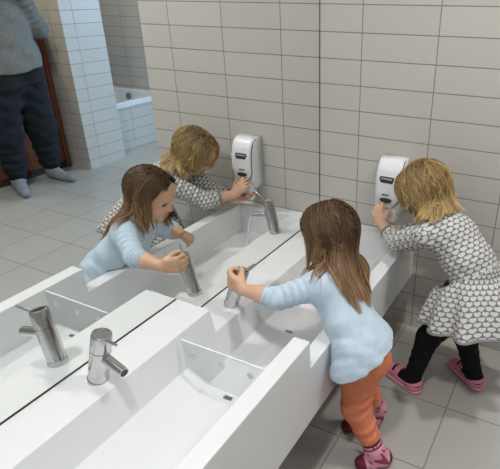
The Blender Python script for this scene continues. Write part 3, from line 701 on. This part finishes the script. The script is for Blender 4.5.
# ================================================================== the girl in the heart dress at the dispenser
def girl_two():
    root = thing('person', 'toddler with a blond bob in a grey heart print dress reaching for the soap dispenser', 'person', (.70, -.30, FLOOR), 'children at the sink')
    HC = V(.538, -.200, -.612); F, L, U = head_frame((-.74, .20, -.64), -.12); s = .99
    S = Shape(); eyes, B, g = head(S, HC, F, L, U, s)
    neck = V(.620, -.240, -.702)
    S.cap(g(-.030, 0, -.050), neck, .038, .042, .02)
    hip = V(.785, -.302, -.930); lat = nrm(V(-.10, -.99, 0)); sp = nrm(neck - hip); dep = np.cross(lat, sp); TB = np.array([lat, dep, sp])
    torso = [((.676, -.262, -.752), (.096, .072, .085)), ((.745, -.285, -.822), (.094, .076, .082)), ((.795, -.303, -.905), (.096, .078, .080))]
    for c, r in torso: S.ell(c, V(*r) - V(.012, .014, .012), TB, .04)
    shL, shR = V(.592, -.334, -.735), V(.626, -.166, -.732)
    S.cap(neck, shL, .037, .037, .03); S.cap(neck, shR, .037, .037, .03)
    elL, wrL = V(.462, -.246, -.824), V(.362, -.158, -.804)
    elR, wrR = V(.500, -.120, -.838), V(.392, -.098, -.850)
    S.chain([shL, elL], [.036, .030], .02); S.chain([elL, elL * .55 + wrL * .45, wrL], [.029, .027, .019], .01)
    S.chain([shR, elR], [.036, .030], .02); S.chain([elR, elR * .55 + wrR * .45, wrR], [.029, .027, .019], .01)
    hand(S, wrL, (-.52, .42, .74), (.10, .93, -.30), (.8, .1, .5), 1.02, [(12, 28, 24), (14, 30, 26), (16, 32, 28), (20, 34, 30)], ((.62, .70, .25), (.72, .45, .4)), .13)
    hand(S, wrR, (-.92, .25, .02), (.05, .10, 1), (.2, .95, 0), 1.0, [(18, 30, 25), (20, 32, 26), (22, 34, 28), (26, 36, 30)], ((.55, .75, .35), (.6, .4, .6)))
    hipL, hipR = V(.755, -.352, -.985), V(.785, -.250, -.985)
    knL, anL = V(.645, -.345, -1.150), V(.612, -.392, -1.318); knR, anR = V(.770, -.258, -1.160), V(.822, -.268, -1.318)
    for h, k_, a in ((hipL, knL, anL), (hipR, knR, anR)): S.chain([h, k_, a], [.052, .040, .028], .02)
    toL, heL = V(.520, -.352, -1.345), V(.622, -.402, -1.338); toR, heR = V(.752, -.198, -1.345), V(.838, -.272, -1.338)
    for a, h, t_ in ((anL, heL, toL), (anR, heR, toR)): S.cap(a, h, .026, .023, .015); S.cap(h, t_, .022, .020, .015)
    S.half((0, 0, FLOOR + .006), (0, 0, -1), .01)
    blush = [(g(.066, q * .036, -.038), .020 * s) for q in (-1, 1)]
    body_mesh('body', S, .0027, M['skin'], root, skin_col((.68, .41, .275), (g(.088, 0, -.0565), B, s), blush), 1)
    for e in eyes: eye_parts(root, e, (F, L, U), s, F * .8 - U * .5, (.05, .09, .14))
    # tights
    K = Shape(); K.ell(torso[2][0], V(*torso[2][1]) - .010, TB, .03)
    for h, k_, a, he, to in ((hipL, knL, anL, heL, toL), (hipR, knR, anR, heR, toR)):
        K.chain([h, k_, a], [.056, .044, .033], .02, rip=(.0012, .035, 0, 0)); K.cap(a, he, .031, .0265, .015); K.cap(he, to, .0255, .023, .015)
    K.half((0, 0, FLOOR + .006), (0, 0, -1), .006); K.half((.785, -.3, -.925), (0, 0, 1), .004)
    body_mesh('tights', K, .0032, M['black_leg'], root, None, 1)
    # sandals
    for a, he, to in ((anL, heL, toL), (anR, heR, toR)):
        d = nrm((to - he) * V(1, 1, 0)); l = np.cross((0, 0, 1), d); hc, tc = V(he[0], he[1], FLOOR + .008) - d * .006, V(to[0], to[1], FLOOR + .008) + d * .012
        P_ = Shape(); P_.cap(hc + V(0, 0, .012), tc + V(0, 0, .012), .032, .037, .01); P_.half((0, 0, FLOOR + .0165), (0, 0, 1), .004); P_.half((0, 0, FLOOR + .0005), (0, 0, -1), .004)
        X = Shape(); X.cap(he, to + d * .010, .0315, .0305, .01); X.cap(a, he, .036, .032, .015)
        X.half((0, 0, FLOOR + .010), (0, 0, -1), .003)
        def cut(P, he=he, to=to, d=d, a=a):
            f = (P - he) @ d; z = P[..., 2] - FLOOR; Lf = np.linalg.norm((to - he)[:2])
            # keep: toe vamp, a low wall round the heel and a sloping strap over the heel; open between
            vamp = np.abs(f - Lf * .82) - .026; wall = np.maximum(z - .034, -1); strap = np.abs(z - .046 + (f + .02) * .30) - .008
            strap = np.maximum(strap, f - .034)
            keep = np.minimum(np.minimum(vamp, wall), strap); hole = np.abs(f - Lf * .86) - .006
            keep = np.maximum(keep, np.where(z > .040, -hole, -1)); return -keep
        X.ops.append((cut, None, None, .003, True))
        so = body_mesh('sandal', X, .0024, M['pink'], root, None, 1); body_mesh('sole', P_, .003, M['pink_sole'], so, None, 1)
    # dress
    D = Shape()
    for c, r in torso: D.ell(c, V(*r) + V(.011, .012, .008), TB, .04)
    D.cap(neck + sp * -.014, shL, .047, .046, .03); D.cap(neck + sp * -.014, shR, .047, .046, .03); D.ell(neck + sp * .022, (.046, .044, .030), TB, .006, sub=True)
    wa = V(.776, -.298, -.858); D.half(wa - sp * .045, -sp, .004)
    D.post.append(lambda P: .0016 * np.sin(P @ V(60, -40, 120) + 2 * np.sin(P @ V(30, 50, 10))))
    dr = body_mesh('bodice', D, .0032, M['hearts'], root, None, 1, lambda P, Q: cyl_uv(P, Q, hip, neck, .098))
    for sh, el, wr, f0 in ((shL, elL, wrL, 0), (shR, elR, wrR, 2)):
        A = Shape(); cu = el * .52 + wr * .48
        A.cap(sh, el, .046, .040, .02, rip=(.0026, .026, f0, .2)); A.cap(el, cu, .040, .0335, .01, rip=(.0022, .018, f0, 1)); A.half(cu + nrm(wr - el) * .006, wr - el, .003)
        body_mesh('sleeve', A, .003, M['hearts'], dr, None, 1, lambda P, Q: cyl_uv(P, Q, el, sh, .044))
        B2 = Shape(); B2.cap(cu - nrm(wr - el) * .002, cu + nrm(wr - el) * .022, .0355, .0345, .003); B2.half(cu - nrm(wr - el) * .002, el - wr, .002); B2.half(cu + nrm(wr - el) * .010, wr - el, .003)
        body_mesh('cuff', B2, .0028, M['hem_grey'], dr, None, 1)
    hc = V(.806, -.325, -1.032); axv = hc - wa; axl = np.linalg.norm(axv); axn = axv / axl; ulat, uw, _ = frame(axn)
    def skirt_r(P):
        q = P - wa; h = q @ axn; t = np.clip(h / axl, 0, 1.05); r_ = q - h[..., None] * axn; x, y = r_ @ ulat, r_ @ uw; th = np.arctan2(x, y)
        rad = .099 + .099 * t ** .70; rip = 1 + (.022 + .070 * t) * np.sin(11 * th + 1.2 * np.sin(2 * th)) + .03 * t * np.sin(15 * th + 1) - .02 * (1 - t) * np.sin(22 * th) * np.exp(-t * 6)
        return (np.sqrt(x * x + y * y) - rad * rip) * .78, h, t
    def skirt(P):
        d, h, t = skirt_r(P); inner = d + .007; return np.maximum(np.maximum(np.maximum(d, -np.where(h > .03, inner, 1)), h - axl), (P - wa) @ sp - .004)
    def mk(lo, hi, name, m, parent, pad=0):
        Z = Shape(); Z.fun(lambda P: np.maximum(np.maximum(skirt(P) - pad, ((P - wa) @ axn) - hi * axl), lo * axl - ((P - wa) @ axn)), np.minimum(wa, hc) - .25, np.maximum(wa, hc) + .25, .001)
        return body_mesh(name, Z, .0032, m, parent, None, 1, lambda P, Q: cyl_uv(P, Q, hc, wa, .15))
    sk = mk(-1, .955, 'skirt', M['hearts'], dr); mk(.953, 1.0, 'hem_band', M['hem_grey'], dr, .0004)
    # blond bob
    coll = Shape(); head(coll, HC, F, L, U, s); coll.ops = coll.ops[:4]
    for c, r in torso[:2]: coll.ell(c, V(*r) + V(.012, .013, .006), TB, .03)
    coll.cap(g(-.030, 0, -.050), neck, .041, .044, .02); coll.cap(neck, shL, .048, .048, .03); coll.cap(neck, shR, .048, .048, .03)
    hairline = lambda q: (q[:, 0] < .66 + .2 * q[:, 2]) & ((q[:, 2] > -.30) | (q[:, 0] < -.02)) & (q[:, 2] > -.78) & ~((q[:, 0] > .46) & (q[:, 2] < .40))
    N = 5000; R, NN, q = scalp_points(HC, F, L, U, s, N, hairline); N = len(R)
    side = np.where(q[:, 1] + .05 * RNG.normal(size=N) > .12, 1., -1.)
    comb = -U[None] * .6 - F[None] * .12 + V(0, 0, -.5)[None] + L[None] * (side * .15)[:, None]; comb /= np.linalg.norm(comb, axis=1, keepdims=True)
    d0 = L[None] * (side * np.clip(1 - 1.1 * np.abs(q[:, 1]), .1, 1) * (q[:, 2] > 0))[:, None] * .8 - F[None] * (.25 - .5 * np.clip(q[:, 0], 0, 1))[:, None] + NN * .2 + RNG.normal(0, .15, (N, 3)); d0 /= np.linalg.norm(d0, axis=1, keepdims=True)
    ln = .128 + .035 * np.clip(q[:, 2], -.5, 1) + RNG.normal(0, .014, N); ln = np.clip(ln, .06, .2)
    off = RNG.uniform(.002, .021, N)
    path = grow(R + NN * .001, d0, ln, coll, off, .0065, .16, .19, comb, .8)
    path, kid = clump(path, 150, .74)
    T_ = path.shape[1]; t = np.linspace(0, 1, T_)[None, :, None]
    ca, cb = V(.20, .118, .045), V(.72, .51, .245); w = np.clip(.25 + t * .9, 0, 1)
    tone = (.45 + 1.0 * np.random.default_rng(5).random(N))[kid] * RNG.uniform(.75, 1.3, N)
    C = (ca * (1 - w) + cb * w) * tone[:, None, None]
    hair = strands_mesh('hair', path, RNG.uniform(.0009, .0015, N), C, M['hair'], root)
    K = Shape(); K.ell(HC + (F * -.012 + U * .016) * s, V(.089, .0755, .082) * s, B, .01)
    K.half(g(.044, 0, .050), F * .85 - U * .55, .012); K.half(g(0, 0, -.045), F * .4 - U, .02)
    body_mesh('hair_cap', K, .0035, M['hair'], hair, lambda P: np.tile(V(.17, .095, .036), (len(P), 1)), 1)
    # lather on the open hand under the dispenser
    Fm = Shape(); c = wrR + V(-.062, .018, .012)
    for k in range(9): Fm.ell(c + RNG.normal(0, 1, 3) * V(.009, .006, .003), [RNG.uniform(.006, .010)] * 3, None, .004)
    tag(body_mesh('soap_foam', Fm, .002, M['foam'], None), 'small blob of white soap foam on the open palm below the dispenser', 'foam', None, 'stuff')
    return root

# ================================================================== the adult by the wooden partition
def adult():
    root = thing('person', 'adult in a grey sweater, dark jeans and grey socks standing by the wooden partition', 'person', (2.80, .40, FLOOR))
    Z = lambda h: FLOOR + h; cx, cy = 2.765, .460
    S = Shape(); HC = V(cx - .045, cy, Z(1.53)); F, L, U = head_frame((-.92, -.25, -.30)); s = 1.24
    eyes, B, g = head(S, HC, F, L, U, s); neck = V(cx + .02, cy, Z(1.36))
    S.cap(g(-.030, 0, -.05), neck, .058, .062, .02)
    tor = [((cx + .005, cy, Z(1.22)), (.135, .200, .17)), ((cx, cy, Z(1.02)), (.140, .190, .17)), ((cx + .01, cy, Z(.86)), (.150, .205, .14))]
    for c, r in tor: S.ell(c, r, None, .06)
    shL, shR = V(cx + .02, cy - .20, Z(1.32)), V(cx + .02, cy + .20, Z(1.32)); elL, elR = V(cx - .03, cy - .27, Z(1.12)), V(cx - .03, cy + .27, Z(1.16)); wrL, wrR = V(cx - .16, cy - .09, Z(1.45)), V(cx - .16, cy + .09, Z(1.46))
    for a, b, c in ((shL, elL, wrL), (shR, elR, wrR)): S.chain([a, b, c], [.055, .045, .028], .03); S.cap(neck, a, .06, .055, .05)
    hand(S, wrL, (-.2, .25, .95), (.3, .95, 0), (.9, -.2, .2), 1.65, [(30, 45, 30)] * 4); hand(S, wrR, (-.2, -.25, .95), (.3, -.95, 0), (.9, .2, .2), 1.65, [(30, 45, 30)] * 4)
    legs = []
    for q, an, to in ((-1, V(2.83, .350, Z(.075)), V(2.615, .250, Z(.035))), (1, V(2.84, .655, Z(.075)), V(2.610, .655, Z(.035)))):
        h, k_ = V(cx + .01, cy + q * .105, Z(.80)), V(cx + .01, cy + q * .145, Z(.45)); legs.append((h, k_, an, to)); S.chain([h, k_, an], [.095, .062, .042], .03)
        S.cap(an + V(.012, 0, -.04), to, .034, .026, .02)
    S.half((0, 0, FLOOR + .004), (0, 0, -1), .01)
    body_mesh('body', S, .006, M['skin'], root, skin_col((.50, .29, .21), (g(.088, 0, -.0565), B, s)), 1)
    for e in eyes: eye_parts(root, e, (F, L, U), s, F, (.08, .06, .04))
    W = Shape(); T = tor
    for c, r in T: W.ell(c, V(*r) + V(.028, .030, .02), None, .06)
    W.cap((cx, cy, Z(1.05)), (cx, cy, Z(.80)), .17, .19, .06); W.cap((cx, cy - .08, Z(.98)), (cx, cy - .085, Z(.78)), .15, .165, .05); W.cap((cx, cy + .08, Z(.98)), (cx, cy + .085, Z(.78)), .15, .165, .05)
    for a, b, c in ((shL, elL, wrL), (shR, elR, wrR)): W.cap(a, b, .075, .075, .04, rip=(.004, .06, 0, .2)); W.cap(b, c, .072, .046, .03, rip=(.005, .045, 1, .5)); W.cap(neck + V(.0, 0, -.05), a, .07, .072, .05)
    W.half((cx, cy, Z(.900)), (.05, .10, -1), .006); W.ell(neck + V(-.01, 0, .045), (.085, .085, .055), None, .01, sub=True)
    W.post.append(lambda P: .006 * np.sin(P[:, 2] * 34 + 2 * np.sin(P[:, 1] * 11)) * np.sin(P[:, 1] * 23 + 1))
    sw = body_mesh('sweater', W, .007, M['sweater'], root, None, 1)
    for q in (0,):
        Hm = Shape(); Hm.cap((cx, cy - .085, Z(.96)), (cx, cy - .088, Z(.72)), .152, .158, .05); Hm.cap((cx, cy + .085, Z(.96)), (cx, cy + .088, Z(.72)), .152, .158, .05)
        Hm.half((cx, cy, Z(.795)), (.05, .10, -1), .005); Hm.half((cx, cy, Z(.94)), (0, 0, 1), .005); body_mesh('undershirt', Hm, .007, M['undershirt'], root, None, 1)
    J = Shape(); J.ell((cx + .01, cy, Z(.83)), (.150, .205, .14), None, .04)
    for h, k_, an, to in legs: J.cap(h, k_, .138, .110, .05, rip=(.004, .11, 0, .1)); J.cap(k_, an + V(0, 0, .035), .110, .070, .03, rip=(.006, .07, 1, .1)); 
    J.half((0, 0, Z(.090)), (0, 0, -1), .006); J.half((0, 0, Z(.90)), (0, 0, 1), .006)
    J.post.append(lambda P: .004 * np.sin(P[:, 2] * 60 + 2.5 * np.sin(P[:, 1] * 24)))
    body_mesh('jeans', J, .006, M['jeans'], root, None, 1)
    for h, k_, an, to in legs:
        K = Shape(); he = an + V(.012, 0, -.038); K.cap(an + V(0, 0, .07), an, .050, .048, .01); K.cap(an, he, .047, .038, .02); K.cap(he, to, .038, .031, .02); K.cap(an, he * .4 + to * .6, .040, .034, .03)
        K.half((0, 0, FLOOR + .001), (0, 0, -1), .01); body_mesh('sock', K, .005, M['grey_sock'], root, None, 1)
    # shoulder length hair
    coll = Shape(); head(coll, HC, F, L, U, s); coll.ops = coll.ops[:4]; coll.cap(neck, neck + V(0, 0, -.1), .08, .15, .05)
    R, NN, q = scalp_points(HC, F, L, U, s, 1500, lambda q: (q[:, 0] < .6) & (q[:, 2] > -.7) & ((q[:, 2] > -.2) | (q[:, 0] < 0))); N = len(R)
    side = np.where(q[:, 1] > 0, 1., -1.); d0 = L[None] * side[:, None] * .7 - F[None] * .6 + NN * .3; d0 /= np.linalg.norm(d0, axis=1, keepdims=True)
    path = grow(R + NN * .001, d0, RNG.normal(.30, .02, N), coll, RNG.uniform(.004, .022, N), .014, .18, .06); path, kid = clump(path, 90, .5)
    C = np.tile(V(.05, .026, .012), (N, path.shape[1], 1)) * RNG.uniform(.7, 1.4, N)[:, None, None]
    strands_mesh('hair', path, np.full(N, .0024), C, M['hair'], root)
    return root
M['hem_grey'] = noise_tint(mat('plain_grey_jersey', (.25, .25, .26), .9), 300, .1, .25, 300, dist=.001)
girl_one(); girl_two(); adult()

# ------------------------------------------------------------------ light
def area(name, loc, to, size, power, col, shape='DISK', sy=None):
    l = bpy.data.lights.new(name, 'AREA'); l.shape = shape; l.size = size; l.energy = power; l.color = col
    if sy: l.size_y = sy
    o = bpy.data.objects.new(name, l); COL.objects.link(o); o.location = loc
    o.rotation_euler = (Vector(to) - Vector(loc)).to_track_quat('-Z', 'Y').to_euler(); return o
WARM, NEUT, COOL = (1, .93, .83), (1, .985, .965), (.50, .72, 1)
area('lamp_sink', (.62, -1.75, CEIL - .02), (.62, -1.75, 0), .18, 20, NEUT)
area('lamp_corner', (1.35, -.55, CEIL - .02), (1.35, -.55, 0), .18, 19, NEUT)
area('lamp_room', (2.0, -2.6, CEIL - .02), (2.0, -2.6, 0), .18, 12, (.70, .85, 1))
area('lamp_bay', (3.40, -.2, CEIL - .02), (3.40, -.2, 0), .25, 12, (1, .84, .60))
area('lamp_bath', (3.30, 1.80, CEIL - .02), (3.30, 1.80, 0), .2, 6, (1, .90, .72))
area('daylight', (.70, YF + .16, .2), (2.6, 1.0, -.7), 1.15, 95, COOL, 'RECTANGLE', 1.35)
w = bpy.data.worlds.new('World'); SC.world = w; w.use_nodes = True
w.node_tree.nodes['Background'].inputs[0].default_value = (.5, .65, .9, 1); w.node_tree.nodes['Background'].inputs[1].default_value = .4

# ------------------------------------------------------------------ camera
cam = bpy.data.cameras.new('camera'); co = bpy.data.objects.new('camera', cam); COL.objects.link(co)
cam.sensor_fit = 'HORIZONTAL'; cam.sensor_width = 36; cam.lens = 505.43 / 500 * 36
cam.shift_x = -75.71 / 500; cam.shift_y = 2.96 / 500; cam.clip_start = .02
r_, u_, f_ = V(.8947412, .44654775, .00577066), V(-.20004096, .38919932, .89917045), V(-.3992766, .80567921, -.43756051)
co.matrix_world = Matrix(((r_[0], u_[0], -f_[0], .9918), (r_[1], u_[1], -f_[1], -1.9376), (r_[2], u_[2], -f_[2], .0429), (0, 0, 0, 1)))
SC.camera = co
SC.view_settings.view_transform = 'Standard'; SC.view_settings.look = 'None'; SC.view_settings.gamma = 1; SC.view_settings.exposure = 0
SC.cycles.max_bounces = 10; SC.cycles.glossy_bounces = 6; SC.cycles.diffuse_bounces = 5; SC.cycles.transmission_bounces = 8
SC.cycles.use_denoising = True; SC.cycles.sample_clamp_indirect = 6
